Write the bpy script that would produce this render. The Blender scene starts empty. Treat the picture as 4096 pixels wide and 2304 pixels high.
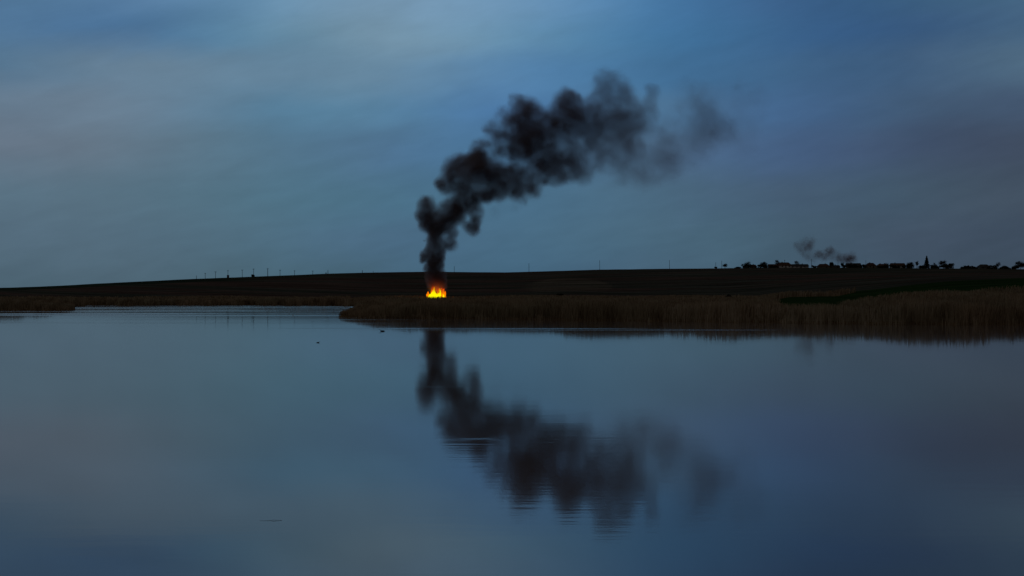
import bpy, math, random
import numpy as np
from mathutils import Vector, Matrix

# ------------------------------------------------------------------ frame
S = bpy.context.scene
COL = S.collection
F = 5689.0            # focal length in pixels of the 4096-wide photograph (50 mm lens, 36 mm sensor)
CX, HY, CAMZ = 2048.0, 1168.0, 4.0


def srgb(r, g, b, k=1.0):
    f = lambda c: (c / 255 / 12.92) if c <= 10 else ((c / 255 + .055) / 1.055) ** 2.4
    return (f(r) * k, f(g) * k, f(b) * k, 1.0)


cam = bpy.data.cameras.new("camera")
cam.lens, cam.sensor_width = 50.0, 36.0
cam.clip_start, cam.clip_end = 0.1, 20000
camo = bpy.data.objects.new("camera", cam)
COL.objects.link(camo)
camo.location = (0, 0, CAMZ)
camo.rotation_euler = (math.radians(90) + math.atan((HY - 1152) / F), 0, 0)
S.camera = camo

# ------------------------------------------------------------------ sky
SUN_EL, SUN_ROT = math.radians(-1.5), math.radians(-80)
W = bpy.data.worlds.new("World")
S.world = W
W.use_nodes = True
nt = W.node_tree
nt.nodes.clear()


class NB:
    """small node-tree helper"""
    def __init__(s, nt):
        s.nt = nt

    def n(s, t, **kw):
        nd = s.nt.nodes.new(t)
        for k, v in kw.items():
            setattr(nd, k, v)
        return nd

    def put(s, sock, v):
        if isinstance(v, bpy.types.NodeSocket):
            s.nt.links.new(v, sock)
        elif v is not None:
            sock.default_value = v

    def m(s, op, a, b=None, c=None, clamp=False):
        nd = s.n('ShaderNodeMath', operation=op, use_clamp=clamp)
        for i, v in enumerate((a, b, c)):
            s.put(nd.inputs[i], v)
        return nd.outputs[0]

    def mr(s, v, a, b, c=0.0, d=1.0, kind='SMOOTHSTEP'):
        nd = s.n('ShaderNodeMapRange', interpolation_type=kind)
        for i, x in enumerate((v, a, b, c, d)):
            s.put(nd.inputs[i], x)
        return nd.outputs[0]

    def mix(s, f, a, b, blend='MIX'):
        nd = s.n('ShaderNodeMix', data_type='RGBA', blend_type=blend)
        s.put(nd.inputs[0], f)
        s.put(nd.inputs[6], a)
        s.put(nd.inputs[7], b)
        return nd.outputs[2]

    def noise(s, vec, scale, detail=4, rough=.5, dist=0.0, out=0):
        nd = s.n('ShaderNodeTexNoise')
        s.put(nd.inputs['Vector'], vec)
        nd.inputs['Scale'].default_value = scale
        nd.inputs['Detail'].default_value = detail
        nd.inputs['Roughness'].default_value = rough
        nd.inputs['Distortion'].default_value = dist
        return nd.outputs[out]

    def vmul(s, v, k):
        nd = s.n('ShaderNodeVectorMath', operation='MULTIPLY')
        s.put(nd.inputs[0], v)
        nd.inputs[1].default_value = k
        return nd.outputs[0]

    def xyz(s, v):
        nd = s.n('ShaderNodeSeparateXYZ')
        s.put(nd.inputs[0], v)
        return nd.outputs

    def comb(s, x, y, z):
        nd = s.n('ShaderNodeCombineXYZ')
        for i, v in enumerate((x, y, z)):
            s.put(nd.inputs[i], v)
        return nd.outputs[0]


b = NB(nt)
gen = b.n('ShaderNodeTexCoord').outputs['Generated']
X_, Y_, Z_ = b.xyz(gen)
az = b.m('ARCTAN2', X_, Y_)                     # 0 = down the lens, radians
el = b.m('ARCSINE', Z_)
# thin drifting structure of the cloud sheet (streaks rise gently to the right)
sv = b.comb(b.m('MULTIPLY', az, 3.0), b.m('ADD', b.m('MULTIPLY', el, 11.0), b.m('MULTIPLY', az, -2.4)), 0.0)
n1 = b.noise(sv, 1.6, 5, .52)
n2 = b.noise(sv, 3.2, 3, .5, 0.3)
azw = b.m('ADD', az, b.m('MULTIPLY', b.m('SUBTRACT', n1, .5), .065))
elw = b.m('ADD', el, b.m('MULTIPLY', b.m('SUBTRACT', n2, .5), .022))
SKY = [  # rows: photo height, colours of the cloud sheet from left to right
    (1168, [(75,101,117),(75,101,117),(71,101,117),(66,101,122),(63,101,127),(66,96,119),(63,89,107),(60,80,97),(57,73,87)]),
    (950,  [(83,110,129),(81,110,129),(75,110,131),(70,107,134),(67,107,134),(69,104,127),(65,94,114),(64,84,104),(61,78,97)]),
    (800,  [(87,115,134),(85,115,134),(75,113,134),(70,113,139),(67,110,139),(71,108,134),(67,94,119),(64,88,109),(64,81,99)]),
    (600,  [(102,120,139),(97,120,139),(83,120,144),(73,115,149),(66,115,154),(74,111,144),(64,96,134),(61,83,113),(61,76,98)]),
    (450,  [(99,123,145),(102,128,150),(84,127,156),(79,127,161),(64,117,166),(70,116,154),(60,101,144),(61,91,123),(64,86,113)]),
    (300,  [(80,117,147),(99,129,153),(97,133,159),(97,137,166),(79,132,176),(58,113,157),(54,100,141),(59,95,131),(74,105,131)]),
    (150,  [(74,118,157),(70,116,157),(89,135,166),(111,147,171),(94,142,176),(60,118,162),(49,100,146),(46,88,131),(62,98,131)]),
    (0,    [(77,121,157),(80,124,164),(94,140,174),(113,151,180),(103,149,186),(66,124,172),(50,97,143),(47,90,129),(60,98,129)]),
    (-350, [(72,95,113),(78,99,115),(86,103,117),(90,105,121),(80,99,121),(66,85,107),(60,75,88),(58,71,81),(64,73,79)]),
]
azmax = math.atan(2048 / F)
u = b.mr(azw, -azmax, azmax, 0, 1, 'LINEAR')
prev = None
for y, cs in SKY:
    r = b.n('ShaderNodeValToRGB')
    r.color_ramp.interpolation = 'CARDINAL'
    e = r.color_ramp.elements
    while len(e) < len(cs):
        e.new(.5)
    for i, c in enumerate(cs):
        e[i].position = math.atan((i * 512 - 2048) / F) / azmax / 2 + .5
        e[i].color = srgb(*c)
    nt.links.new(u, r.inputs[0])
    this_el = math.atan((HY - y) / F)
    prev = (r.outputs[0] if prev is None else
            b.mix(b.mr(elw, last_el, this_el), prev, r.outputs[0]))
    last_el = this_el
# overhead the sheet thickens and darkens; so does the side away from the afterglow
over = b.mr(el, math.radians(15), math.radians(38))
prev = b.mix(over, prev, srgb(70, 69, 68))
back = b.mr(Y_, .75, -.1)
prev = b.mix(back, prev, srgb(64, 62, 61))
mott = b.mr(b.noise(sv, 3.2, 3, .5), .25, .75, .93, 1.07, 'LINEAR')
prev = b.mix(1.0, prev, b.comb(mott, mott, mott), 'MULTIPLY')
m2 = b.mr(b.noise(sv, 13, 5, .62, .4), .3, .7, .972, 1.028, 'LINEAR')      # fine mottling of the sheet
prev = b.mix(1.0, prev, b.comb(m2, m2, m2), 'MULTIPLY')
hs = b.n('ShaderNodeHueSaturation')
hs.inputs['Saturation'].default_value = .93
nt.links.new(prev, hs.inputs['Color'])
prev = hs.outputs[0]
sky = b.n('ShaderNodeTexSky', sky_type='NISHITA', sun_disc=False, sun_elevation=SUN_EL, sun_rotation=SUN_ROT)
bg1 = b.n('ShaderNodeBackground')
bg1.inputs[1].default_value = 0.05
nt.links.new(sky.outputs[0], bg1.inputs[0])
bg2 = b.n('ShaderNodeBackground')
nt.links.new(prev, bg2.inputs[0])
ms = b.n('ShaderNodeMixShader')
ms.inputs[0].default_value = .93              # cloud cover over the clear dusk sky
nt.links.new(bg1.outputs[0], ms.inputs[1])
nt.links.new(bg2.outputs[0], ms.inputs[2])
wo = b.n('ShaderNodeOutputWorld')
nt.links.new(ms.outputs[0], wo.inputs[0])

sun = bpy.data.lights.new("sun", 'SUN')
sun.energy, sun.angle, sun.color = 0.02, math.radians(20), (1, .85, .7)
suno = bpy.data.objects.new("sun", sun)
COL.objects.link(suno)
suno.rotation_euler = (math.radians(86), 0, math.radians(180 + 80))

S.view_settings.view_transform = 'Standard'
S.view_settings.look = 'None'
S.view_settings.exposure = 0
S.view_settings.gamma = 1
S.cycles.use_denoising = True
S.cycles.volume_step_rate = 1.5
S.cycles.volume_max_steps = 256
S.cycles.max_bounces = 6
S.cycles.glossy_bounces = 3
S.cycles.transparent_max_bounces = 16
S.cycles.sample_clamp_indirect = 4.0


# ------------------------------------------------------------------ helpers
def tag(o, label=None, cat=None, group=None, kind=None):
    for k, v in (('label', label), ('category', cat), ('group', group), ('kind', kind)):
        if v:
            o[k] = v
    return o


def newmat(name, col=(.5, .5, .5, 1), rough=.9, nscale=None, var=.35):
    m = bpy.data.materials.new(name)
    m.use_nodes = True
    bs = m.node_tree.nodes['Principled BSDF']
    bs.inputs['Base Color'].default_value = col
    bs.inputs['Roughness'].default_value = rough
    bs.inputs['Specular IOR Level'].default_value = .03
    if nscale:
        q = NB(m.node_tree)
        o = q.n('ShaderNodeTexCoord').outputs['Object']
        n = q.mr(q.noise(o, nscale, 4), .3, .7, 1 - var, 1 + var, 'LINEAR')
        m.node_tree.links.new(q.mix(1.0, col, q.comb(n, n, n), 'MULTIPLY'), bs.inputs['Base Color'])
    return m


class MB:
    def __init__(s):
        s.v, s.f = [], []

    def add(s, vs, fs):
        k = len(s.v)
        s.v += [tuple(p) for p in vs]
        s.f += [tuple(i + k for i in f) for f in fs]
        return s

    def box(s, x0, x1, y0, y1, z0, z1):
        return s.add([(x0, y0, z0), (x1, y0, z0), (x1, y1, z0), (x0, y1, z0), (x0, y0, z1), (x1, y0, z1), (x1, y1, z1), (x0, y1, z1)],
                     [(0, 3, 2, 1), (4, 5, 6, 7), (0, 1, 5, 4), (1, 2, 6, 5), (2, 3, 7, 6), (3, 0, 4, 7)])

    def tube(s, a, c, ra, rb, n=6):
        a, c = Vector(a), Vector(c)
        d = (c - a)
        if d.length < 1e-6:
            return s
        d.normalize()
        p = d.orthogonal().normalized()
        q = d.cross(p)
        vs = []
        for ce, r in ((a, ra), (c, rb)):
            for i in range(n):
                t = 2 * math.pi * i / n
                vs.append(ce + (p * math.cos(t) + q * math.sin(t)) * r)
        return s.add(vs, [(i, (i + 1) % n, n + (i + 1) % n, n + i) for i in range(n)] + [tuple(range(n))[::-1], tuple(range(n, 2 * n))])

    def ring(s, prof, n=10, jit=0, rnd=random):
        """lathe: prof = [(radius, z)]"""
        vs, fs = [], []
        for r, z in prof:
            for i in range(n):
                t = 2 * math.pi * i / n
                k = 1 + rnd.uniform(-jit, jit)
                vs.append((r * k * math.cos(t), r * k * math.sin(t), z))
        for j in range(len(prof) - 1):
            for i in range(n):
                fs.append((j * n + i, j * n + (i + 1) % n, (j + 1) * n + (i + 1) % n, (j + 1) * n + i))
        fs.append(tuple(range(n))[::-1])
        fs.append(tuple(range((len(prof) - 1) * n, len(prof) * n)))
        return s.add(vs, fs)

    def build(s, name, mat, parent=None, smooth=False):
        me = bpy.data.meshes.new(name)
        me.from_pydata(s.v, [], s.f)
        me.update()
        if smooth:
            me.shade_smooth()
        me.materials.append(mat)
        o = bpy.data.objects.new(name, me)
        COL.objects.link(o)
        if parent:
            o.parent = parent
        return o


def fast_mesh(name, verts, quads, mat, attr=None):
    me = bpy.data.meshes.new(name)
    nv, nf = len(verts), len(quads)
    me.vertices.add(nv)
    me.vertices.foreach_set('co', np.asarray(verts, np.float32).ravel())
    k = quads.shape[1]
    me.loops.add(nf * k)
    me.loops.foreach_set('vertex_index', quads.astype(np.int32).ravel())
    me.polygons.add(nf)
    me.polygons.foreach_set('loop_start', np.arange(nf, dtype=np.int32) * k)
    me.update(calc_edges=True)
    if attr:
        for an, av in attr.items():
            a = me.attributes.new(an, 'FLOAT', 'POINT')
            a.data.foreach_set('value', np.asarray(av, np.float32))
    me.materials.append(mat)
    o = bpy.data.objects.new(name, me)
    COL.objects.link(o)
    return o


def thing(name, label, cat, loc, rz=0, group=None):
    o = bpy.data.objects.new(name, None)
    o.empty_display_size = .5
    COL.objects.link(o)
    o.location = loc
    o.rotation_euler = (0, 0, rz)
    return tag(o, label, cat, group)


def copy_tree(o, parent=None):
    c = o.copy()
    COL.objects.link(c)
    c.parent = parent
    for ch in list(o.children):
        copy_tree(ch, c)
    return c


def wx(px, D):
    return (px - CX) / F * D


def smooth01(t):
    t = np.clip(t, 0, 1)
    return t * t * (3 - 2 * t)


def fbm(shape, cells, octaves=3, seed=0, gain=.55):
    """cheap B-spline lattice noise on a regular grid, about -1..1"""
    rng = np.random.default_rng(seed)
    out = np.zeros(shape, np.float32)
    amp, tot = 1.0, 0.0
    for o in range(octaves):
        cs = [max(1, int(round(c * 2 ** o))) for c in cells]
        g = rng.standard_normal([c + 4 for c in cs]).astype(np.float32)
        for ax, (n, c) in enumerate(zip(shape, cs)):
            t = np.linspace(0, c, n)
            i = np.minimum(t.astype(int), c - 1)
            f = (t - i)
            w = np.stack([(1 - f) ** 3, 3 * f ** 3 - 6 * f ** 2 + 4, -3 * f ** 3 + 3 * f ** 2 + 3 * f + 1, f ** 3], 1) / 6
            M = np.zeros((n, c + 4), np.float32)
            for k in range(4):
                M[np.arange(n), i + k] = w[:, k]
            g = np.moveaxis(np.tensordot(M, g, axes=(1, ax)), 0, ax)
        g /= (g.std() + 1e-6)
        out += amp * g * .45
        tot += amp
        amp *= gain
    return out / tot ** .75


# ------------------------------------------------------------------ land form
def interp(px, pts):
    return np.interp(px, [p[0] for p in pts], [p[1] for p in pts])


CREST_Y = [(-2000, 1175), (-600, 1160), (0, 1151), (150, 1147), (400, 1134), (786, 1115), (1000, 1107), (1180, 1100), (1300, 1094.5), (1450, 1090.5), (1700, 1087),
           (1850, 1088), (2024, 1089.5), (2116, 1087), (2400, 1078.5), (2600, 1075.5), (2900, 1073), (3100, 1071), (3400, 1071), (3700, 1073),
           (4096, 1077), (6000, 1085)]
CREST_D = [(-2000, 650), (0, 700), (800, 1000), (1700, 1250), (3000, 1150), (6000, 1080)]
# far edge of the open water (distance, metres)
FAR_Y = [(-3000, 1228), (0, 1225), (400, 1223), (1000, 1221.5), (1450, 1224)]
NEAR_Y = [(1352, 1268), (1500, 1272), (1750, 1275), (2100, 1278), (2400, 1282), (2700, 1285), (3072, 1289.5), (3500, 1296), (4096, 1299), (6500, 1330)]


def Dof(y):
    return CAMZ * F / (y - HY)


def shore(px, D):
    """signed metres inland of the waterline at (px, D); >0 is land"""
    px = np.asarray(px, float)
    wig = 1.5 * np.sin(px * .021) + 1.0 * np.sin(px * .057 + 1) + .6 * np.sin(px * .13)
    far = D - (Dof(interp(px, FAR_Y)) + 3 * wig)
    near = D - (Dof(interp(px, NEAR_Y)) + wig)
    # spit on the right: narrows to a point at px 1352, water behind it up to px 1440
    backw = np.interp(px, [1352, 1385, 1420, 1450], [2, 28, 90, 260])
    side = (px - 1350) * .045
    spit = np.minimum(np.minimum(near, np.where(px > 1450, 1e3, backw - near)), np.where(px > 1500, 1e3, side * 3))
    left = np.minimum(D - (Dof(1241.5) + 2 * wig), np.where(px < -200, 1e3, (290 - px) * .055 * .45))
    return np.maximum(np.maximum(far, spit), left)


MARSH_END = [(-2000, 560), (0, 560), (1000, 640), (1450, 690), (2900, 700), (3060, 700), (3130, 195), (3300, 215), (3500, 290), (3700, 420), (4096, 440), (6000, 460)]


RISE = [(-2000, 560), (0, 560), (1000, 640), (1450, 690), (2900, 700), (3200, 650), (3500, 560), (3800, 440), (4096, 380), (6000, 360)]


def strip_zone(px, D):
    """the second, farther reed belt behind the green field's tip"""
    return (px > 3040) & (px < 3430) & (D > 470 + (px - 3050) * .45) & (D < 640)


def land_z(px, D):
    px = np.asarray(px, float)
    D = np.asarray(D, float)
    s = shore(px, D)
    base = np.clip(s * .25, -1.2, .25)
    dc = interp(px, CREST_D)
    zc = CAMZ + (HY - interp(px, CREST_Y)) / F * dc
    dm = interp(px, RISE)
    t = np.clip((D - dm) / (dc - dm), 0, 1)
    rise = (zc - .25) * (.62 * t + .38 * smooth01(t))
    # right-hand green field: a gentle shoulder
    g = np.clip((px - 3080) / 900, 0, 1.2)
    rise = rise + 1.9 * np.clip((px - 3040) / 120, 0, 1) * smooth01((D - 215) / 300) * (1 - smooth01((D - 620) / 300))
    rise = rise + g * .2 * np.exp(-((D - 520) / 160.) ** 2)
    # low mound left of centre-right (paler field)
    rise = rise + 1.2 * np.exp(-((px - 2270) / 150.) ** 2 - ((D - 820) / 60.) ** 2)
    past = np.clip(D - dc - 12, 0, None)
    flat = np.clip((px - 2850) / 60, 0, 1)
    drop = np.where(past > 0, past * (.02 * (1 - flat)) + np.clip(past - 90, 0, None) * .03, 0)
    z = np.where(s > 0, base + rise - np.minimum(drop, 30), base)
    return z


def zof(px, D):
    return float(land_z(px, D))


# terrain sheet: fine inside the view, coarse out to the horizon
pxs = np.concatenate([np.linspace(-16000, -1200, 24)[:-1], np.linspace(-1200, 5300, 460), np.linspace(5300, 20000, 24)[1:]])
Ds = np.concatenate([np.linspace(120, 168, 6)[:-1], np.linspace(168, 320, 150), np.linspace(322, 520, 70), np.linspace(526, 1400, 130), [1500, 1700, 2000, 2600, 3500, 5000, 8000]])
PX, DD = np.meshgrid(pxs, Ds, indexing='ij')
ZZ = land_z(PX, DD)
ZZ = ZZ + np.where(shore(PX, DD) > 4, fbm(PX.shape, (90, 60), 3, 5) * .10, 0)
ang = (PX - CX) / F
XX, YY = ang * DD, DD
nI, nJ = PX.shape
vid = np.arange(nI * nJ).reshape(nI, nJ)
quads = np.stack([vid[:-1, :-1].ravel(), vid[1:, :-1].ravel(), vid[1:, 1:].ravel(), vid[:-1, 1:].ravel()], 1)
# real land-use zones, stored per vertex
rel = (DD - interp(PX, MARSH_END)) / (interp(PX, CREST_D) - interp(PX, MARSH_END))
wob = fbm(PX.shape, (20, 10), 3, 9)
marsh = smooth01((interp(PX, MARSH_END) + 8 * wob - DD) / 10 + .5)
strip = strip_zone(PX, DD) * 1.0
marsh = np.maximum(marsh, strip)
green = smooth01((PX - 3070) / 30) * smooth01((1 - marsh) * 2) * smooth01((interp(PX, [(3000, 500), (3200, 620), (3400, 660), (4096, 700), (5300, 720)]) - DD) / 12)
green2 = smooth01((rel - .72) / .04) * smooth01((1400 - PX) / 600) + .5 * smooth01((rel - .80) / .03) * smooth01((PX - 3100) / 200)
pu, pv = (PX - 2270) / 190., (rel - .30 - .10 * np.sin((PX - 2080) / 380. * math.pi)) / .22
pale = smooth01((1 - (pu ** 2 + pv ** 2)) * 3 + .5 * wob) * (.55 + .25 * fbm(PX.shape, (60, 40), 2, 31)).clip(.2, .9) * np.clip((PX - 2075) / 90, .25, 1)

gm = bpy.data.materials.new("field_ground")
gm.use_nodes = True
g_ = NB(gm.node_tree)
pos = g_.n('ShaderNodeNewGeometry').outputs['Position']
bs = gm.node_tree.nodes['Principled BSDF']
bs.inputs['Roughness'].default_value = .95
bs.inputs['Specular IOR Level'].default_value = .0


def att(q, n):
    a = q.n('ShaderNodeAttribute', attribute_name=n)
    return a.outputs['Fac']


rows = g_.mr(g_.noise(g_.vmul(pos, (.012, .09, 0)), 1.0, 5, .6), .35, .65, .5, 1.5, 'LINEAR')
fine = g_.mr(g_.noise(pos, .35, 5, .65), .3, .7, .75, 1.25, 'LINEAR')
c = g_.mix(g_.mr(g_.noise(g_.vmul(pos, (.004, .02, 0)), 1.0, 3), .42, .58), (.10, .072, .062, 1), (.070, .074, .062, 1))
c = g_.mix(att(g_, 'green2'), c, (.036, .056, .042, 1))
c = g_.mix(att(g_, 'pale'), c, (.17, .145, .11, 1))
c = g_.mix(att(g_, 'green'), c, (.024, .056, .018, 1))
c = g_.mix(att(g_, 'marsh'), c, (.15, .10, .055, 1))
k = g_.m('MULTIPLY', rows, fine)
gm.node_tree.links.new(g_.mix(1.0, c, g_.comb(k, k, k), 'MULTIPLY'), bs.inputs['Base Color'])
ground = fast_mesh("ground", np.stack([XX.ravel(), YY.ravel(), ZZ.ravel()], 1), quads, gm,
                   {'marsh': marsh.ravel(), 'green': green.ravel(), 'green2': np.clip(green2, 0, 1).ravel(), 'pale': pale.ravel()})
ground.data.shade_smooth()
tag(ground, kind='structure')

# ------------------------------------------------------------------ water
wm = bpy.data.materials.new("lake_water")
wm.use_nodes = True
q = NB(wm.node_tree)
bs = wm.node_tree.nodes['Principled BSDF']
pos = q.n('ShaderNodeNewGeometry').outputs['Position']
px_, py_, pz_ = q.xyz(pos)
bs.inputs['Base Color'].default_value = (.17, .125, .11, 1)
bs.inputs['IOR'].default_value = 1.29
bs.inputs['Specular IOR Level'].default_value = .5
# wind-ruffled lanes: long thin patches across the lake, more of them far out on the left
lane = q.noise(q.vmul(pos, (.006, .085, 0)), 1.0, 4, .6, .4)
leftw = q.mr(px_, 10., -35.)
farw = q.mr(py_, 165., 235.)
lanes = q.m('MULTIPLY', q.mr(lane, .53, .63), q.m('MULTIPLY', farw, q.m('ADD', q.m('MULTIPLY', leftw, .9), .1)))


def lane_at(y0, halfw, x0, x1, soft, slope=0.0, wob=.6, amp=1.0):
    """one visible cat's-paw: a narrow ruffled lane at distance y0 from x0 to x1"""
    yy = q.m('ADD', py_, q.m('MULTIPLY', px_, slope))
    yy = q.m('ADD', yy, q.m('MULTIPLY', q.m('SUBTRACT', q.noise(q.vmul(pos, (.05, .05, 0)), 1.0, 3), .5), wob * 8))
    d = q.m('ABSOLUTE', q.m('SUBTRACT', yy, y0))
    a = q.mr(d, halfw, halfw * .2, 0.0, amp)
    return q.m('MULTIPLY', a, q.m('MULTIPLY', q.mr(px_, x0 - soft, x0 + soft), q.mr(px_, x1 + soft, x1 - soft)))


for L in ((156, 2.0, -22, 12, 8, 0, .4), (150, 1.2, -14, 26, 8, .02, .3), (300, 10, -90, -55, 12, 0, .5), (372, 6, -125, -98, 6, 0, .3),
          (415, 5, -100, -40, 8, 0, .3), (262, 8, -95, -60, 10, 0, .6), (38.8, .25, -1.3, -.5, .4, .05, .04, .35), (37.4, .3, -1.8, -.5, .5, .1, .04, .1), (60., .5, -6, 1.5, 3, .02, .05, .12), (52., .4, -1, 5, 3, .02, .05, .1),
          (276, 3.5, -85, -35, 10, -.12, .15, .8), (236, 2, -84, -50, 10, 0, .15, .6), (398, 4, -110, -45, 8, 0, .1, 1.2)):
    lanes = q.m('MAXIMUM', lanes, lane_at(*L))
rough = q.m('ADD', .045, q.m('MULTIPLY', lanes, .15))
wm.node_tree.links.new(rough, bs.inputs['Roughness'])
w1 = q.noise(q.vmul(pos, (.35, 1.9, 0)), 1.0, 3, .55)       # long low wavelets
w2 = q.noise(q.vmul(pos, (1.3, 6.0, 0)), 1.0, 3, .6)        # ripples
w3 = q.noise(q.vmul(pos, (.05, .22, 0)), 1.0, 2, .5)        # slow swell
patch = q.mr(q.noise(q.vmul(pos, (.02, .10, 0)), 1.0, 3, .5), .35, .7, .25, 1.2)
h = q.m('ADD', q.m('MULTIPLY', w1, .0040), q.m('MULTIPLY', w2, .0014))
h = q.m('MULTIPLY', h, q.m('ADD', patch, q.m('MULTIPLY', lanes, 1.6)))
h = q.m('ADD', h, q.m('MULTIPLY', w3, .003))
h = q.m('MULTIPLY', h, q.m('ADD', q.mr(py_, 35., 140., .55, .22), q.m('MULTIPLY', lanes, .5)))   # sheltered, calmer water off the banks
bump = q.n('ShaderNodeBump')
bump.inputs['Strength'].default_value = 1.0
bump.inputs['Distance'].default_value = 1.0
wm.node_tree.links.new(h, bump.inputs['Height'])
wm.node_tree.links.new(bump.outputs[0], bs.inputs['Normal'])
wb = MB().add([(-2500, -300, 0), (2500, -300, 0), (2500, 900, 0), (-2500, 900, 0)], [(0, 1, 2, 3)])
tag(wb.build("water", wm), kind='structure')

#SMOKE_BEGIN
# ------------------------------------------------------------------ smoke
def plume_puffs(scale, ox, oy, rows):
    return [(ox + x / scale, oy + y / scale, r / scale, d) for x, y, r, d in rows]


# soot puffs: position and radius read off the shape of the column, as (x, y, r, density)
MAIN = plume_puffs(1.61, 1600, 250, [
    (180, 920, 55, .9), (155, 985, 48, .9), (235, 1020, 75, 1), (330, 950, 70, .9), (300, 1040, 62, .9), (370, 1000, 55, .8), (160, 1050, 40, .7),
    (460, 930, 60, .45), (490, 975, 48, .5), (455, 1085, 42, .65), (420, 1060, 30, .4), (400, 930, 60, .6), (475, 1030, 36, .45),
    (310, 1150, 44, .22), (335, 1110, 40, .25), (330, 1190, 40, .15),
    (300, 790, 65, .75), (340, 700, 66, .8), (400, 640, 55, .8), (480, 625, 60, .9), (450, 720, 100, 1), (560, 700, 85, 1), (410, 820, 80, .9),
    (540, 810, 90, 1), (650, 820, 75, 1), (720, 710, 75, .8), (740, 780, 95, 1), (760, 860, 52, 1), (830, 740, 90, .8), (860, 810, 66, .8),
    (900, 690, 80, .55), (620, 740, 90, .95), (260, 780, 36, .45), (480, 880, 50, .6), (560, 870, 50, .6), (640, 870, 45, .4),
    (740, 945, 45, .05), (610, 975, 40, .05), (800, 900, 40, .2),
    (530, 540, 50, .25), (590, 440, 60, .25), (640, 500, 80, .4), (650, 350, 62, .25), (730, 290, 56, .3), (600, 560, 60, .35), (500, 550, 30, .25),
    (800, 320, 78, .75), (780, 390, 95, .8), (860, 360, 60, .6), (720, 440, 80, .6), (870, 440, 105, .8), (790, 520, 90, .75), (950, 410, 90, .8),
    (900, 540, 95, .65), (990, 490, 95, .7), (690, 570, 70, .45), (780, 600, 75, .4), (880, 620, 80, .45),
    (1060, 245, 70, .42), (1130, 235, 55, .35), (1020, 300, 70, .55), (1100, 320, 95, .6), (1080, 400, 95, .8),
    (1330, 100, 66, .13), (1290, 150, 66, .13), (1410, 115, 56, .13), (1380, 180, 85, .16), (1330, 220, 80, .2), (1440, 240, 75, .3), (1280, 260, 85, .3),
    (1210, 350, 95, .85), (1340, 330, 95, .75), (1450, 330, 85, .75), (1270, 430, 105, .75), (1400, 430, 95, .65), (1500, 400, 80, .55),
    (1330, 500, 95, .5), (1110, 480, 80, .5), (1320, 560, 85, .42), (1250, 560, 80, .4), (1100, 560, 80, .4), (1450, 540, 80, .45), (1520, 570, 66, .42), (1540, 330, 50, .3), (1560, 430, 60, .25), (1180, 440, 80, .55),
    (1050, 620, 100, .45), (1100, 690, 90, .65), (1000, 710, 80, .65), (1180, 730, 72, .6), (1220, 650, 90, .38), (1180, 550, 100, .3),
    (1320, 620, 90, .25), (1420, 620, 80, .22), (960, 620, 90, .5), (1030, 750, 50, .5), (1110, 740, 50, .45), (1490, 490, 80, .35), (940, 760, 50, .45),
    (1615, 200, 44, .2), (1610, 240, 40, .14), (1600, 285, 48, .16), (1635, 330, 46, .16), (1610, 410, 55, .15), (1570, 300, 40, .15),
    (1820, 220, 95, .06), (1950, 230, 95, .055), (1900, 320, 115, .065), (2050, 300, 80, .05), (1780, 340, 80, .05), (2040, 440, 125, .05), (1930, 520, 130, .045), (2000, 380, 130, .04),
    (2110, 440, 85, .05), (1820, 600, 110, .045), (1910, 580, 100, .04), (1700, 680, 95, .042), (1610, 710, 100, .042), (1760, 640, 100, .042),
    (1500, 750, 90, .045), (1390, 740, 85, .08), (1650, 520, 100, .05), (1690, 420, 90, .04), (1740, 560, 110, .04), (1770, 480, 110, .035), (1560, 660, 90, .06), (1620, 600, 90, .05), (2180, 400, 130, .03), (2260, 180, 90, .03), (2210, 130, 70, .035), (2120, 200, 110, .03), (2250, 260, 120, .02), (2200, 520, 120, .02), (1960, 420, 150, .045), (1700, 600, 130, .03), (1480, 700, 90, .06), (1700, 480, 100, .02), (1290, 780, 66, .04), (2230, 330, 90, .02),
]) + plume_puffs(4.26, 1620, 900, [
    (570, 1130, 75, .9), (500, 1060, 95, 1), (600, 1040, 95, .9), (470, 960, 100, 1), (580, 940, 110, .8), (500, 860, 110, 1.2), (570, 790, 90, 1),
    (420, 800, 70, .5), (400, 900, 60, .4), (480, 740, 80, 1.2), (600, 700, 70, 1.0), (590, 600, 85, 1.2), (500, 640, 110, 1.4), (600, 520, 75, 1), (460, 540, 110, 1.2),
    (330, 530, 75, 1.1), (310, 600, 55, .7), (370, 470, 60, .9), (440, 430, 85, 1.2), (540, 450, 90, 1), (370, 700, 45, .35), (360, 760, 45, .35),
    (480, 350, 100, 1.3), (560, 310, 110, 1.1), (460, 260, 90, 1.3), (520, 180, 110, 1.4), (480, 90, 110, 1.4), (600, 130, 90, .9), (560, 30, 120, 1.4),
    (660, 380, 80, .35), (740, 410, 70, .25), (700, 300, 90, .3), (800, 340, 60, .2), (780, 240, 80, .22), (840, 180, 60, .18), (720, 160, 80, .3), (640, 480, 60, .4),
    (330, 290, 20, .5), (350, 120, 60, .12), (650, 850, 55, .5), (640, 960, 60, .5), (430, 1040, 60, .5),
])
VILLAGE = plume_puffs(2.516, 3072, 900, [
    (340, 220, 70, .5), (400, 190, 62, .55), (370, 270, 62, .5), (440, 170, 50, .25), (300, 215, 40, .3), (400, 320, 45, .28), (420, 240, 45, .4),
    (500, 300, 45, .45), (530, 290, 32, .35), (610, 275, 42, .9), (655, 275, 36, .65), (640, 240, 30, .4), (650, 320, 40, .3), (700, 340, 34, .22),
    (790, 330, 38, .75), (850, 345, 38, .8), (885, 345, 28, .7), (770, 355, 36, .6), (820, 370, 40, .6), (730, 350, 34, .25), (560, 330, 40, .25), (460, 330, 50, .2), (580, 310, 55, .2), (690, 320, 50, .28), (740, 330, 50, .3), (840, 320, 50, .35),
])


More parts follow.
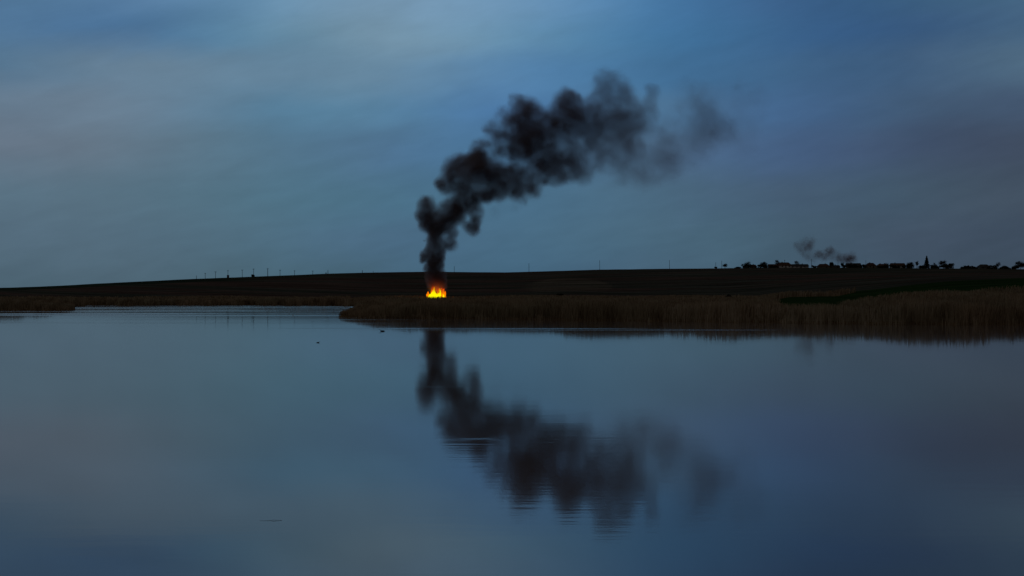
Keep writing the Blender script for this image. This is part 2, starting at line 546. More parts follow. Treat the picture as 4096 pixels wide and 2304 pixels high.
def density_grid(puffs, D, x0, x1, y0, y1, depth, n, warp, sigma, seed, fine_cell, depth_k=1.0, thick=(9., 9.)):
    mpp = D / F
    lo = np.array([wx(x0, D), D - depth / 2, CAMZ + (HY - y1) * mpp])
    hi = np.array([wx(x1, D), D + depth / 2, CAMZ + (HY - y0) * mpp])
    rng = np.random.default_rng(seed)
    size = hi - lo
    ax = [np.linspace(lo[i], hi[i], n[i], dtype=np.float32) for i in range(3)]
    GX, GY, GZ = np.meshgrid(*ax, indexing='ij')
    # turbulence is smaller near the source and grows as the plume ages and rises
    grow = np.clip((GZ - lo[2]) / size[2] * 1.3 + np.clip((GX - lo[0]) / size[0], 0, 1) * .6, .22, 1.0)
    cells = [max(2, s / warp[0]) for s in size]
    cells2 = [max(2, s / warp[2]) for s in size]
    DX = fbm(n, cells, 3, seed + 1) * warp[1]
    DY = fbm(n, cells, 2, seed + 2) * warp[1]
    DZ = fbm(n, cells, 3, seed + 3) * warp[1]
    bil = np.abs(fbm(n, cells2, 3, seed + 4)) * warp[3]
    bil2 = np.abs(fbm(n, cells2, 3, seed + 5)) * warp[3]
    WX = GX + (DX + bil - .4 * warp[3]) * grow
    WY = GY + DY * grow
    WZ = GZ + (DZ + bil2 - .4 * warp[3]) * grow
    acc = np.zeros(n, np.float32)
    blobs = []
    for x, y, r, d in puffs:
        R = r * mpp
        c = np.array([wx(x, D), D + rng.uniform(-.6, .6) * R, CAMZ + (HY - y) * mpp])
        blobs.append((c, R * 1.5, (d if d > .1 else d * 1.15) / (1.6 * R), 0))           # soft body
        if d < .1:
            continue
        for k in range(9):                                      # billows on it
            v = rng.standard_normal(3)
            v /= np.linalg.norm(v)
            rr = R * rng.uniform(.28, .55)
            blobs.append((c + v * R * rng.uniform(.35, .85), rr, .24 * d / (1.3 * rr) * rng.uniform(.5, 1.2), 1))
    for c, R, a, kind in blobs:
        pad = R + warp[1] * 2.2 + warp[3] * 1.5
        sl = tuple(slice(max(0, int((c[i] - pad - lo[i]) / size[i] * (n[i] - 1))), max(0, min(n[i], int((c[i] + pad - lo[i]) / size[i] * (n[i] - 1)) + 2))) for i in range(3))
        if any(q_.stop <= q_.start for q_ in sl):
            continue
        d2 = ((WX[sl] - c[0]) ** 2 + ((WY[sl] - c[1]) / depth_k) ** 2 + (WZ[sl] - c[2]) ** 2) / R ** 2
        t = np.clip(1 - d2, 0, 1)
        acc[sl] += a * (t * t * (1.4 - .4 * t) if kind == 0 else smooth01(t * 1.3))
    fcells = [max(2, s / fine_cell) for s in size]
    fn = fbm(n, fcells, 3, seed + 7)
    bn = fbm(n, [max(2, s / (fine_cell * 4)) for s in size], 2, seed + 8)
    acc *= np.clip(1 + .40 * fn + .40 * bn, .04, 2.4)
    # erode the thin rim so that the outline billows instead of fading evenly
    acc *= np.where(GX < wx(1600 + 1560 / 1.61, D), np.clip(acc / .03, 0, 1) ** .5, 1)
    acc *= sigma
    age = smooth01((GX - lo[0]) / size[0] * 1.75 - .08)
    cap = thick[0] * (1 - age) + thick[1] * age            # old smoke has spread and thinned
    acc /= 1 + acc / cap
    acc *= np.clip(1 + .50 * fn + .30 * bn, .1, 2.4)
    acc[acc < .0006] = 0
    return acc, lo, hi


def smoke_object(name, label, grid, lo, hi, vol_mat, hull_mat, hull_threshold, step):
    """the visible outline of the smoke is a mesh; the soot itself is a volume inside it, filled from the
    density samples that the mesh carries as loose points"""
    import openvdb
    nx, ny, nz = grid.shape
    centre = np.array([(lo[0] + hi[0]) / 2, (lo[1] + hi[1]) / 2, lo[2]])
    l, h_ = np.array(lo) - centre, np.array(hi) - centre
    small = np.ascontiguousarray(grid[::step, ::step, ::step])
    small[[0, -1]] = 0
    small[:, [0, -1]] = 0
    small[:, :, [0, -1]] = 0
    vg = openvdb.FloatGrid()
    vg.copyFromArray(small)
    P, TR, Q = vg.convertToPolygons(isovalue=hull_threshold, adaptivity=0)
    cell = (h_ - l) / (np.array([nx, ny, nz]) - 1)
    P = l + P * step * cell
    flat = np.ascontiguousarray(grid.transpose(2, 1, 0)).ravel()      # index = ix + nx*(iy + ny*iz)
    n0 = len(P)
    me = bpy.data.meshes.new(name)
    me.vertices.add(n0 + len(flat))
    co = np.zeros((n0 + len(flat), 3), np.float32)
    co[:n0] = P
    co[n0:] = (0, 0, (h_[2] - l[2]) * .4)
    me.vertices.foreach_set('co', co.ravel())
    Q = np.asarray(Q, np.int32)[:, ::-1]
    me.loops.add(len(Q) * 4)
    me.loops.foreach_set('vertex_index', Q.ravel())
    me.polygons.add(len(Q))
    me.polygons.foreach_set('loop_start', np.arange(len(Q), dtype=np.int32) * 4)
    ned = len(flat) - 1
    me.edges.add(ned)
    k = np.arange(n0, n0 + ned, dtype=np.int32)
    me.edges.foreach_set('vertices', np.stack([k, k + 1], 1).ravel())
    me.update(calc_edges=True)
    a = me.attributes.new('soot', 'FLOAT', 'POINT')
    a.data.foreach_set('value', np.concatenate([np.zeros(n0, np.float32), flat]))
    me.materials.append(hull_mat)
    me.shade_smooth()
    o = bpy.data.objects.new(name, me)
    COL.objects.link(o)
    o.location = centre
    vd = bpy.data.volumes.new("soot_cloud")
    vo = bpy.data.objects.new("soot_cloud", vd)
    COL.objects.link(vo)
    vo.parent = o
    vd.materials.append(vol_mat)
    vd.render.space = 'WORLD'
    gn = bpy.data.node_groups.new(name + "_nodes", 'GeometryNodeTree')
    gn.interface.new_socket('Geometry', in_out='INPUT', socket_type='NodeSocketGeometry')
    gn.interface.new_socket('Geometry', in_out='OUTPUT', socket_type='NodeSocketGeometry')
    N, Lk = gn.nodes, gn.links
    go = N.new('NodeGroupOutput')
    oi = N.new('GeometryNodeObjectInfo')
    oi.inputs['Object'].default_value = o
    pos = N.new('GeometryNodeInputPosition')

    def vm(op, a, b_):
        n = N.new('ShaderNodeVectorMath')
        n.operation = op
        Lk.new(a, n.inputs[0])
        if b_ is not None:
            n.inputs[1].default_value = [float(x) for x in b_]
        return n.outputs['Value' if op == 'DOT_PRODUCT' else 'Vector']
    v = vm('SUBTRACT', pos.outputs[0], l)
    v = vm('MULTIPLY', v, 1 / cell)
    v = vm('ADD', v, (.5, .5, .5))
    v = vm('FLOOR', v, None)
    idx = vm('DOT_PRODUCT', v, (1.0, nx, nx * ny))
    ad = N.new('FunctionNodeInputInt')
    ad.integer = n0
    sm = N.new('ShaderNodeMath')
    sm.operation = 'ADD'
    Lk.new(idx, sm.inputs[0])
    Lk.new(ad.outputs[0], sm.inputs[1])
    na = N.new('GeometryNodeInputNamedAttribute')
    na.data_type = 'FLOAT'
    na.inputs['Name'].default_value = 'soot'
    si = N.new('GeometryNodeSampleIndex')
    si.data_type = 'FLOAT'
    si.domain = 'POINT'
    Lk.new(oi.outputs['Geometry'], si.inputs['Geometry'])
    Lk.new(na.outputs[0], si.inputs['Value'])
    Lk.new(sm.outputs[0], si.inputs['Index'])
    vc = N.new('GeometryNodeVolumeCube')
    Lk.new(si.outputs[0], vc.inputs['Density'])
    vc.inputs['Min'].default_value = [float(x) for x in l]
    vc.inputs['Max'].default_value = [float(x) for x in h_]
    vc.inputs['Resolution X'].default_value = nx
    vc.inputs['Resolution Y'].default_value = ny
    vc.inputs['Resolution Z'].default_value = nz
    s1 = N.new('GeometryNodeSetMaterial')
    s1.inputs['Material'].default_value = vol_mat
    Lk.new(vc.outputs[0], s1.inputs[0])
    Lk.new(s1.outputs[0], go.inputs[0])
    md = vo.modifiers.new('soot', 'NODES')
    md.node_group = gn
    return tag(o, label, 'smoke')


def soot_material(name, albedo):
    m = bpy.data.materials.new(name)
    m.use_nodes = True
    t = m.node_tree
    t.nodes.clear()
    pv = t.nodes.new('ShaderNodeVolumePrincipled')
    pv.inputs['Color'].default_value = albedo
    pv.inputs['Density'].default_value = 1.0
    pv.inputs['Absorption Color'].default_value = (.10, .02, .02, 1)
    pv.inputs['Anisotropy'].default_value = 0.2
    out = t.nodes.new('ShaderNodeOutputMaterial')
    t.links.new(pv.outputs[0], out.inputs['Volume'])
    return m


def veil_material(name):
    """the outermost skin of the smoke: almost clear, a trace of soot"""
    m = bpy.data.materials.new(name)
    m.use_nodes = True
    t = m.node_tree
    t.nodes.clear()
    tr = t.nodes.new('ShaderNodeBsdfTransparent')
    df = t.nodes.new('ShaderNodeBsdfDiffuse')
    df.inputs[0].default_value = (.03, .03, .035, 1)
    lw = t.nodes.new('ShaderNodeLayerWeight')
    lw.inputs[0].default_value = .5
    mm = t.nodes.new('ShaderNodeMapRange')
    mm.inputs[1].default_value, mm.inputs[2].default_value = 1.0, 0.0
    mm.inputs[3].default_value, mm.inputs[4].default_value = 0.0, .02
    t.links.new(lw.outputs['Facing'], mm.inputs[0])
    mx = t.nodes.new('ShaderNodeMixShader')
    t.links.new(mm.outputs[0], mx.inputs[0])
    t.links.new(tr.outputs[0], mx.inputs[1])
    t.links.new(df.outputs[0], mx.inputs[2])
    out = t.nodes.new('ShaderNodeOutputMaterial')
    t.links.new(mx.outputs[0], out.inputs['Surface'])
    return m


FIRE_D = 540.0
soot = soot_material("soot", (.54, .46, .49, 1))
veil = veil_material("smoke_veil")
grid, lo, hi = density_grid(MAIN, FIRE_D, 1640, 3120, 240, 1180, 26, (370, 56, 235), (9.0, 2.3, 4.5, 1.6), 3.9, 3, 2.6, thick=(1.7, .19))
#SMOKE_OBJ
smoke_object("smoke_plume", "tall black smoke plume rising from the fire and drifting right across the sky", grid, lo, hi, soot, veil, .03, 2)
grid2, lo2, hi2 = density_grid(VILLAGE, 1230.0, 3160, 3470, 940, 1078, 20, (124, 24, 56), (9.0, 1.6, 4.0, 1.2), 1.1, 11, 3.0)
smoke_object("smoke_puffs", "small faint grey smoke puffs over the village roofs", grid2, lo2, hi2, soot, veil, .012, 2)
#SMOKE_END

# ------------------------------------------------------------------ fire
random.seed(7)


def flame_material(name, stops, z0, z1, strength, rim):
    m = bpy.data.materials.new(name)
    m.use_nodes = True
    t = m.node_tree
    t.nodes.clear()
    q = NB(t)
    ob = q.n('ShaderNodeNewGeometry').outputs['Position']
    hgt = q.m('ADD', q.xyz(ob)[2], q.m('MULTIPLY', q.m('SUBTRACT', q.noise(ob, .9, 3), .5), 1.8))
    r = q.n('ShaderNodeValToRGB')
    e = r.color_ramp.elements
    while len(e) > 1:
        e.remove(e[-1])
    e[0].position, e[0].color = 0, stops[0][1]
    for p_, c_ in stops[1:]:
        x_ = e.new(p_)
        x_.color = c_
    t.links.new(q.mr(hgt, z0, z1, 0, 1, 'LINEAR'), r.inputs[0])
    em = q.n('ShaderNodeEmission')
    t.links.new(r.outputs[0], em.inputs[0])
    em.inputs[1].default_value = strength
    tr = q.n('ShaderNodeBsdfTransparent')
    lw = q.n('ShaderNodeLayerWeight')
    lw.inputs[0].default_value = .5
    a = q.m('MULTIPLY', q.mr(lw.outputs['Facing'], 1.0, rim), q.mr(hgt, z1 + 1.0, z1 - .6, .2, 1.0))
    mx = q.n('ShaderNodeMixShader')
    t.links.new(a, mx.inputs[0])
    t.links.new(tr.outputs[0], mx.inputs[1])
    t.links.new(em.outputs[0], mx.inputs[2])
    t.links.new(mx.outputs[0], q.n('ShaderNodeOutputMaterial').inputs[0])
    return m


outer_m = flame_material("flame_orange", [(0, (1.0, .30, .002, 1)), (.4, (1.0, .17, .001, 1)), (.75, (.95, .07, .0, 1)), (1, (.45, .02, .0, 1))], 2.4, 6.3, 1.0, .45)
core_m = flame_material("flame_yellow", [(0, (1.0, .92, .002, 1)), (.55, (1.0, .78, .002, 1)), (.8, (1.0, .45, .001, 1)), (1, (1.0, .25, .0, 1))], 2.4, 5.8, 1.05, .55)
fx = wx(1745, FIRE_D)
fz = zof(1745, FIRE_D)
fire = thing("reed_fire", "bright orange and yellow fire burning in the reed bed under the black smoke", "fire", (fx, FIRE_D, fz))
rnd = random.Random(4)
# (px offset from the middle, height m, base radius m, yellow core)
for dx, hh, rr, core in ((-36, 3.2, .7, 0), (-30, 4.0, .9, 0), (-22, 5.1, 1.0, 0), (-13, 6.5, 1.1, 0), (-5, 5.9, 1.0, 0), (3, 5.2, 1.1, 0), (11, 5.0, 1.0, 0), (19, 5.8, .9, 0),
                         (27, 5.2, .9, 0), (33, 4.2, .9, 0), (38, 3.4, .6, 0),
                         (-31, 3.1, .7, 1), (-24, 3.9, .8, 1), (-17, 4.7, .85, 1), (-11, 5.9, .75, 1), (-6, 4.8, .8, 1), (0, 3.7, .9, 1), (7, 3.5, .85, 1), (13, 4.0, .7, 1), (18, 5.4, .5, 1), (30, 3.1, .5, 1)):
    nr, n = 12, 9
    lean, ph = rnd.uniform(-.25, .3), rnd.uniform(0, 6)
    vs, fs = [], []
    for j in range(nr + 1):
        t = j / nr
        r_ = rr * (1 - t) ** .6 * (1 + .2 * math.sin(t * 7 + ph)) * (.85 + .3 * t) + .01
        cx_, cy_ = lean * t * t * hh * .5 + .18 * math.sin(t * 5 + ph), .15 * math.cos(t * 6 + ph)
        for i in range(n):
            a_ = 2 * math.pi * i / n
            vs.append((cx_ + r_ * math.cos(a_), cy_ + r_ * math.sin(a_) * .9, t * hh))
    for j in range(nr):
        for i in range(n):
            fs.append((j * n + i, j * n + (i + 1) % n, (j + 1) * n + (i + 1) % n, (j + 1) * n + i))
    o = MB().add(vs, fs).build("flame", core_m if core else outer_m, fire, smooth=True)
    o.location = (dx / F * FIRE_D * .95, rnd.uniform(-1.8, -1.0) if core else rnd.uniform(-.2, 1.2), 0)
char = newmat("charred_reeds", (.015, .012, .010, 1), nscale=2)
mb = MB()
for i in range(260):
    a_, r_ = rnd.uniform(0, 6.28), rnd.uniform(0, 4.2)
    x0, y0 = r_ * math.cos(a_), r_ * math.sin(a_) * .7
    h0 = rnd.uniform(.5, 1.9)
    mb.tube((x0, y0, 0), (x0 + rnd.uniform(-.4, .4), y0 + rnd.uniform(-.3, .3), h0), .04, .015, 3)
mb.build("burning_stalks", char, fire)
pl = bpy.data.lights.new("fire_light", 'POINT')
pl.energy, pl.color, pl.shadow_soft_size = 420, (1, .16, .02), 1.5
plo = bpy.data.objects.new("fire_light", pl)
COL.objects.link(plo)
plo.location = (0, 0, 4.6)
plo.parent = fire

# ------------------------------------------------------------------ reeds
rm = bpy.data.materials.new("dry_reed")
rm.use_nodes = True
q = NB(rm.node_tree)
bs = rm.node_tree.nodes['Principled BSDF']
bs.inputs['Roughness'].default_value = .85
bs.inputs['Specular IOR Level'].default_value = .0
tone = att(q, 'tone')
pos = q.n('ShaderNodeNewGeometry').outputs['Position']
cc = q.mix(q.mr(q.noise(q.vmul(pos, (.05, .03, 0)), 1.0, 3), .38, .62), (.50, .38, .26, 1), (.46, .39, .27, 1))
cc = q.mix(tone, (.12, .078, .045, 1), cc)
cc = q.mix(q.m('SUBTRACT', tone, 1.0, clamp=True), cc, (.50, .42, .32, 1))
rm.node_tree.links.new(cc, bs.inputs['Base Color'])


def reed_bed(name, label, bands, seed, hfun):
    """bands: (px0, px1, D0, D1, count, height, half width)"""
    rng = np.random.default_rng(seed)
    V, T = [], []
    for px0, px1, D0, D1, cnt, hgt, hw in bands:
        # uniform over ground area: density ~ D
        D = np.sqrt(rng.uniform(D0 ** 2, D1 ** 2, cnt))
        px = rng.uniform(px0, px1, cnt)
        s = shore(px, D)
        X, Y = wx(px, D), D
        cl = np.sin(X * .55 + 2 * np.sin(Y * .13)) * np.sin(Y * .21 + 1.3 * np.sin(X * .17)) + .5 * np.sin(X * 1.7 + Y * .5)
        ok = (s > -1.2) & ((D < interp(px, MARSH_END) + 4) | strip_zone(px, D)) & (cl > -1.15 + rng.uniform(-.3, .3, cnt))
        D, px, s, X, Y, cl = [a[ok] for a in (D, px, s, X, Y, cl)]
        n = len(D)
        if not n:
            continue
        z = land_z(px, D)
        z = np.maximum(z, -.15)
        big = .84 + .12 * np.sin(X * .23 + 2.0 * np.sin(Y * .11)) + .16 * np.sin(X * .085 + 1.1 * np.sin(Y * .031)) + .08 * cl
        h = hgt * big * rng.uniform(.8, 1.08, n) * hfun(px, D, s)
        th = rng.uniform(0, math.pi, n)
        w = hw * rng.uniform(.6, 1.4, n)
        ux, uy = np.cos(th) * w, np.sin(th) * w
        lx, ly = rng.normal(.05, .10, n) * h, rng.normal(0, .08, n) * h
        pts = [(X - ux, Y - uy, z), (X + ux, Y + uy, z),
               (X + lx * .45 + ux * .95, Y + ly * .45 + uy * .95, z + h * .62), (X + lx * .45 - ux * .95, Y + ly * .45 - uy * .95, z + h * .62),
               (X + lx + ux * .45, Y + ly + uy * .45, z + h), (X + lx - ux * .45, Y + ly - uy * .45, z + h)]
        V.append(np.stack([np.stack(p, 1) for p in pts], 1).reshape(-1, 3))
        base = np.clip(.55 + .25 * cl + rng.normal(0, .22, n), 0, 1)
        pale = (px > 2650) & (px < 3600) & (s < 7) & (rng.uniform(0, 1, n) < .6)
        tn = np.where(pale, rng.uniform(1.1, 1.7, n), base)
        T.append(np.repeat(tn, 6))
    V, T = np.concatenate(V), np.concatenate(T)
    n = len(V) // 6
    b0 = np.arange(n)[:, None] * 6
    qd = np.concatenate([b0 + np.array([[0, 1, 2, 3]]), b0 + np.array([[3, 2, 4, 5]])])
    o = fast_mesh(name, V, qd, rm, {'tone': T})
    return tag(o, label, "reeds", kind='stuff')


tipf = lambda px, D, s: np.interp(px, [1350, 1400, 1500, 1620], [.30, .45, .8, 1.0]) * np.clip(.55 + s * .25, .4, 1) * np.interp(px, [3150, 3750], [.9, 1.18])
reed_bed("reeds", "dry brown reed bed along the near bank below the fire and the right shore",
         [(1340, 5300, 165, 250, 150000, 2.45, .035), (1340, 5200, 240, 430, 110000, 2.45, .07), (1380, 4400, 420, 705, 70000, 2.4, .13)], 1, tipf)
reed_bed("reeds", "narrow dry reed belt along the far shore on the left",
         [(-1100, 1400, 395, 440, 42000, 2.0, .08), (-1100, 1400, 430, 660, 42000, 2.0, .15)], 2, lambda px, D, s: np.clip(.7 + s * .1, .5, 1))
reed_bed("reeds", "dark reed spit reaching in from the left edge of the lake",
         [(-1000, 300, 290, 400, 52000, 2.1, .06)], 3, lambda px, D, s: np.clip(.35 + s * .12, .25, 1))

# ------------------------------------------------------------------ village, trees, poles on the crest
wood = newmat("weathered_wood", (.05, .04, .032, 1), nscale=3)
bark = newmat("bark", (.045, .036, .03, 1), nscale=3)
twig_m = newmat("twigs", (.05, .038, .032, 1), nscale=1)
leaf_m = newmat("dark_leaves", (.022, .028, .018, 1), nscale=.8)
red_m = newmat("reddish_leaves", (.16, .022, .018, 1), nscale=.8)
needle_m = newmat("spruce_needles", (.018, .026, .02, 1), nscale=.8)
roof_m = {k: newmat("roof_" + k, c, nscale=1.2) for k, c in (("brown", (.10, .06, .045, 1)), ("grey", (.06, .06, .062, 1)), ("red", (.085, .045, .038, 1)))}
wall_m = {k: newmat("plaster_" + k, c, nscale=.6, var=.15) for k, c in (("white", (.75, .75, .74, 1)), ("buff", (.22, .19, .15, 1)), ("grey", (.16, .16, .16, 1)))}
pane_m = newmat("dark_glass", (.015, .017, .02, 1), .15)
trim_m = newmat("window_trim", (.3, .29, .27, 1))


def ground_at(px, extra=6.0):
    """a spot on the crest behind this photo column: (x, y, z, metres per pixel)"""
    D = float(interp(px, CREST_D)) + extra
    return wx(px, D), D, zof(px, D), D / F


def pole(px, ytop, label, arm=1.3, thick=.15, lattice=False, extra=4.0):
    x, D, z, mpp = ground_at(px, extra)
    H = CAMZ + (HY - ytop) * mpp - z
    t = thing("utility_pole", label, "utility pole", (x, D, z), random.uniform(-.3, .3), "poles along the hill crest")
    MB().tube((0, 0, -.3), (random.uniform(-.1, .1), 0, H), thick * 1.25, thick, 7).build("post", wood, t)
    if arm:
        MB().box(-arm / 2, arm / 2, -.08, .08, H - .45, H - .27).build("crossarm", wood, t)
        for sx in (-1, 0, 1):
            MB().ring([(.05, H - .27), (.09, H - .2), (.05, H - .1), (.07, H - .02)], 6).build("insulator", pane_m, t).location = (sx * arm * .42, 0, .02 if sx else .22)
    if lattice:
        for k in range(4):
            zz = H * (.5 + .13 * k)
            MB().box(-.28, .28, -.05, .05, zz, zz + .12).build("step_iron", wood, t)
    return t


POLES = [
    (786, 1102, "short plain pole at the left end of the line on the hill crest", .0),
    (821, 1092, "thin pole with small crossarm, second from the left on the hill crest", 1.0),
    (862, 1086, "thin pole with crossarm, third from the left on the hill crest", 1.3),
    (912, 1081, "pole with crossarm rising behind the reddish shrub on the hill crest", 1.3),
    (969, 1079, "bare-footed pole with crossarm between the reddish shrub and the dark crest bush", 1.4),
    (1014, 1075, "pole with wide crossarm standing in a dark crest bush", 1.6),
    (1071, 1073.5, "darkest tall pole with wide crossarm, just right of the dark crest bush", 1.7),
    (1120, 1079.5, "pole with crossarm, second to the right of the dark crest bush", 1.6),
    (1178, 1082, "pole with short crossarm, third to the right of the dark crest bush", 1.2),
    (1251, 1083, "faint small pole with flat crossarm, fourth right of the dark crest bush", 1.3),
    (1312, 1080, "stout plain post on the crest beside a knee-high stump", 0),
    (1449, 1081, "short stout post alone on the crest halfway to the smoke column", 0),
    (1493, 1084, "tiny thin post on the crest nearest the smoke column on its left", 0),
    (1817, 1065, "tall plain mast on the crest just right of the smoke column", .0),
    (2116, 1053, "lone tall pole on the crest, second to the right of the smoke column", .0),
    (2399, 1041, "lone tallest pole on the crest, third to the right of the smoke column", .0),
    (2678, 1040, "lone thin pole on the bare crest, nearest the village but one stretch off", .0),
    (2863, 1049, "pole rising from a small low bush left of the round crest tree", .0),
    (2887, 1043, "taller thin pole touching the left side of the round crest tree", .0),
    (3139, 1040, "thin pole above the highest hipped roof of the village", .6),
    (3246, 1038, "pole with crossarm in the gap between village roofs under the smoke puffs", 1.4),
    (3352, 1041, "thin pole above the low roof left of the pointed village tree", .0),
    (3464, 1041, "thin pole among the dense roofs right of the smoke puffs", .0),
]
for px, yt, lb, arm in POLES:
    pole(px, yt, lb, arm, .19 if px in (1071, 1312, 1449) else .13, lattice=px in (1817, 2116), extra=12 if 3100 < px < 3500 else 4)
x, D, z, mpp = ground_at(1304, 4)
st = MB().ring([(.4, -.2), (.38, .5), (.33, .9), (.1, 1.0)], 8).build("stump", wood)
st.location = (x, D, z)
tag(st, "knee-high dark stump on the crest left of the stout post", "stump")


def bare_tree(name, px, ytop, wpx, label, seed, extra=8.0, dens=1.0, cat="tree", mat=None, ybase=None):
    rnd = random.Random(seed)
    x, D, z, mpp = ground_at(px, extra)
    H = CAMZ + (HY - ytop) * mpp - z
    Rw = wpx * mpp / 2
    t = thing(name, label, cat, (x, D, z), rnd.uniform(0, 6), "trees among the village houses" if px > 2860 else None)
    tr = MB()
    trunk_h = H * .3
    tr.tube((0, 0, -.3), (0, 0, trunk_h), .22, .15, 7)
    cr = MB()
    ends = []
    c0 = H * .56
    for i in range(9):
        a = i * 2.4 + rnd.uniform(-.3, .3)
        e = Vector((math.cos(a) * Rw * rnd.uniform(.3, .75), math.sin(a) * Rw * rnd.uniform(.3, .75), H * rnd.uniform(.3, .88)))
        s0 = Vector((0, 0, trunk_h * rnd.uniform(.7, 1)))
        mid = (s0 + e) / 2 + Vector((0, 0, H * .06))
        tr.tube(s0, mid, .10, .07, 5)
        tr.tube(mid, e, .07, .035, 5)
        ends.append((mid, e))
    n = int(300 * dens * (Rw / 3) ** 1.2) + 60
    for i in range(n):
        m_, e_ = rnd.choice(ends)
        p = m_.lerp(e_, rnd.uniform(.2, 1.0))
        v = Vector((rnd.gauss(0, 1), rnd.gauss(0, 1), rnd.gauss(.35, .8))).normalized()
        # stay inside the ellipsoid of the crown
        q2 = p + v * rnd.uniform(.15, .5) * Rw
        d = Vector(((q2.x) / Rw, (q2.y) / Rw, (q2.z - c0) / (H * .45)))
        if d.length > 1:
            d.normalize()
            q2 = Vector((d.x * Rw, d.y * Rw, c0 + d.z * H * .45))
        cr.tube(p, q2, .045, .02, 3)
        for k in range(2):
            w_ = q2 + Vector((rnd.gauss(0, .4), rnd.gauss(0, .4), rnd.uniform(-.1, .6)))
            cr.tube(p.lerp(q2, rnd.uniform(.4, 1)), w_, .03, .015, 3)
    tr.build("trunk", bark, t)
    cr.build("crown", mat or twig_m, t)
    return t


def leafy(name, px, ytop, wpx, label, seed, extra=6.0, mat=None, cat="bush", trunk=False, D=None, group="bushes along the crest"):
    rnd = random.Random(seed)
    if D is None:
        x, D, z, mpp = ground_at(px, extra)
    else:
        x, z, mpp = wx(px, D), zof(px, D), D / F
    H = max(.8, CAMZ + (HY - ytop) * mpp - z)
    Rw = wpx * mpp / 2
    t = thing(name, label, cat, (x, D, z), 0, group)
    st = MB()
    for k in range(4):
        st.tube((0, 0, -.2), (rnd.uniform(-.5, .5) * Rw, rnd.uniform(-.4, .4) * Rw, H * .6), .10, .04, 5)
    st.build("trunk" if trunk else "stem", bark, t)
    m = MB()
    lobes = [(rnd.uniform(-.75, .75) * Rw, rnd.uniform(-.5, .5) * Rw, H * rnd.uniform(.02 if not trunk else .45, .74), rnd.uniform(.3, .5)) for _ in range(12)]
    for i in range(int(700 + 420 * Rw)):
        lx, ly, lz, lr = rnd.choice(lobes)
        v = Vector((rnd.gauss(0, 1), rnd.gauss(0, 1), rnd.gauss(0, 1))).normalized() * rnd.uniform(.5, 1.1)
        c = Vector((lx + v.x * lr * Rw, ly + v.y * lr * Rw, max(.02, lz + v.z * lr * H * .62)))
        if c.z > H:
            c.z = H * rnd.uniform(.8, 1)
        a = Vector((rnd.gauss(0, 1), rnd.gauss(0, 1), rnd.gauss(0, 1))).normalized() * rnd.uniform(.16, .36)
        b_ = a.orthogonal().normalized() * a.length * .7
        m.add([c - a, c + b_, c + a, c - b_], [(0, 1, 2, 3)])
    m.build("crown" if trunk else "foliage", mat or leaf_m, t)
    return t


def spruce(px, ytop, wpx, label):
    rnd = random.Random(77)
    x, D, z, mpp = ground_at(px, 6)
    H = CAMZ + (HY - ytop) * mpp - z
    Rw = wpx * mpp / 2
    t = thing("spruce_tree", label, "tree", (x, D, z), 0, "trees among the village houses")
    MB().tube((0, 0, -.3), (0, 0, H * .97), .25, .03, 7).build("trunk", bark, t)
    m = MB()
    L = 16
    for j in range(L):
        zz = H * (.08 + .90 * j / L)
        r = Rw * (1 - (j / L) ** 1.25) * rnd.uniform(.75, 1.1) + .18
        nb = 13 if j < 10 else 8
        for i in range(nb):
            a = 2 * math.pi * (i + rnd.random() * .6) / nb
            rr = r * rnd.uniform(.7, 1.12)
            dx, dy = math.cos(a), math.sin(a)
            for k in range(5):
                f0 = (k + .4) / 5
                c = Vector((dx * rr * f0, dy * rr * f0, zz - .32 * rr * f0 + rnd.uniform(-.05, .2)))
                w = .34 * (1.15 - f0) + .14
                m.add([c + Vector((-dy * w, dx * w, -.10)), c + Vector((dx * .34, dy * .34, -.12)), c + Vector((dy * w, -dx * w, -.10)), c + Vector((-dx * .25, -dy * .25, .24))], [(0, 1, 2, 3)])
                m.add([c + Vector((0, 0, .2)), c + Vector((dx * .4, dy * .4, -.2)), c + Vector((0, 0, -.42)), c - Vector((dx * .2, dy * .2, .1))], [(0, 1, 2, 3)])
    for k in range(14):       # tip
        a = k * 2.4
        m.add([(0, 0, H), (.28 * math.cos(a), .28 * math.sin(a), H - .8), (0, 0, H - 1.2)], [(0, 1, 2)])
    m.build("crown", needle_m, t)


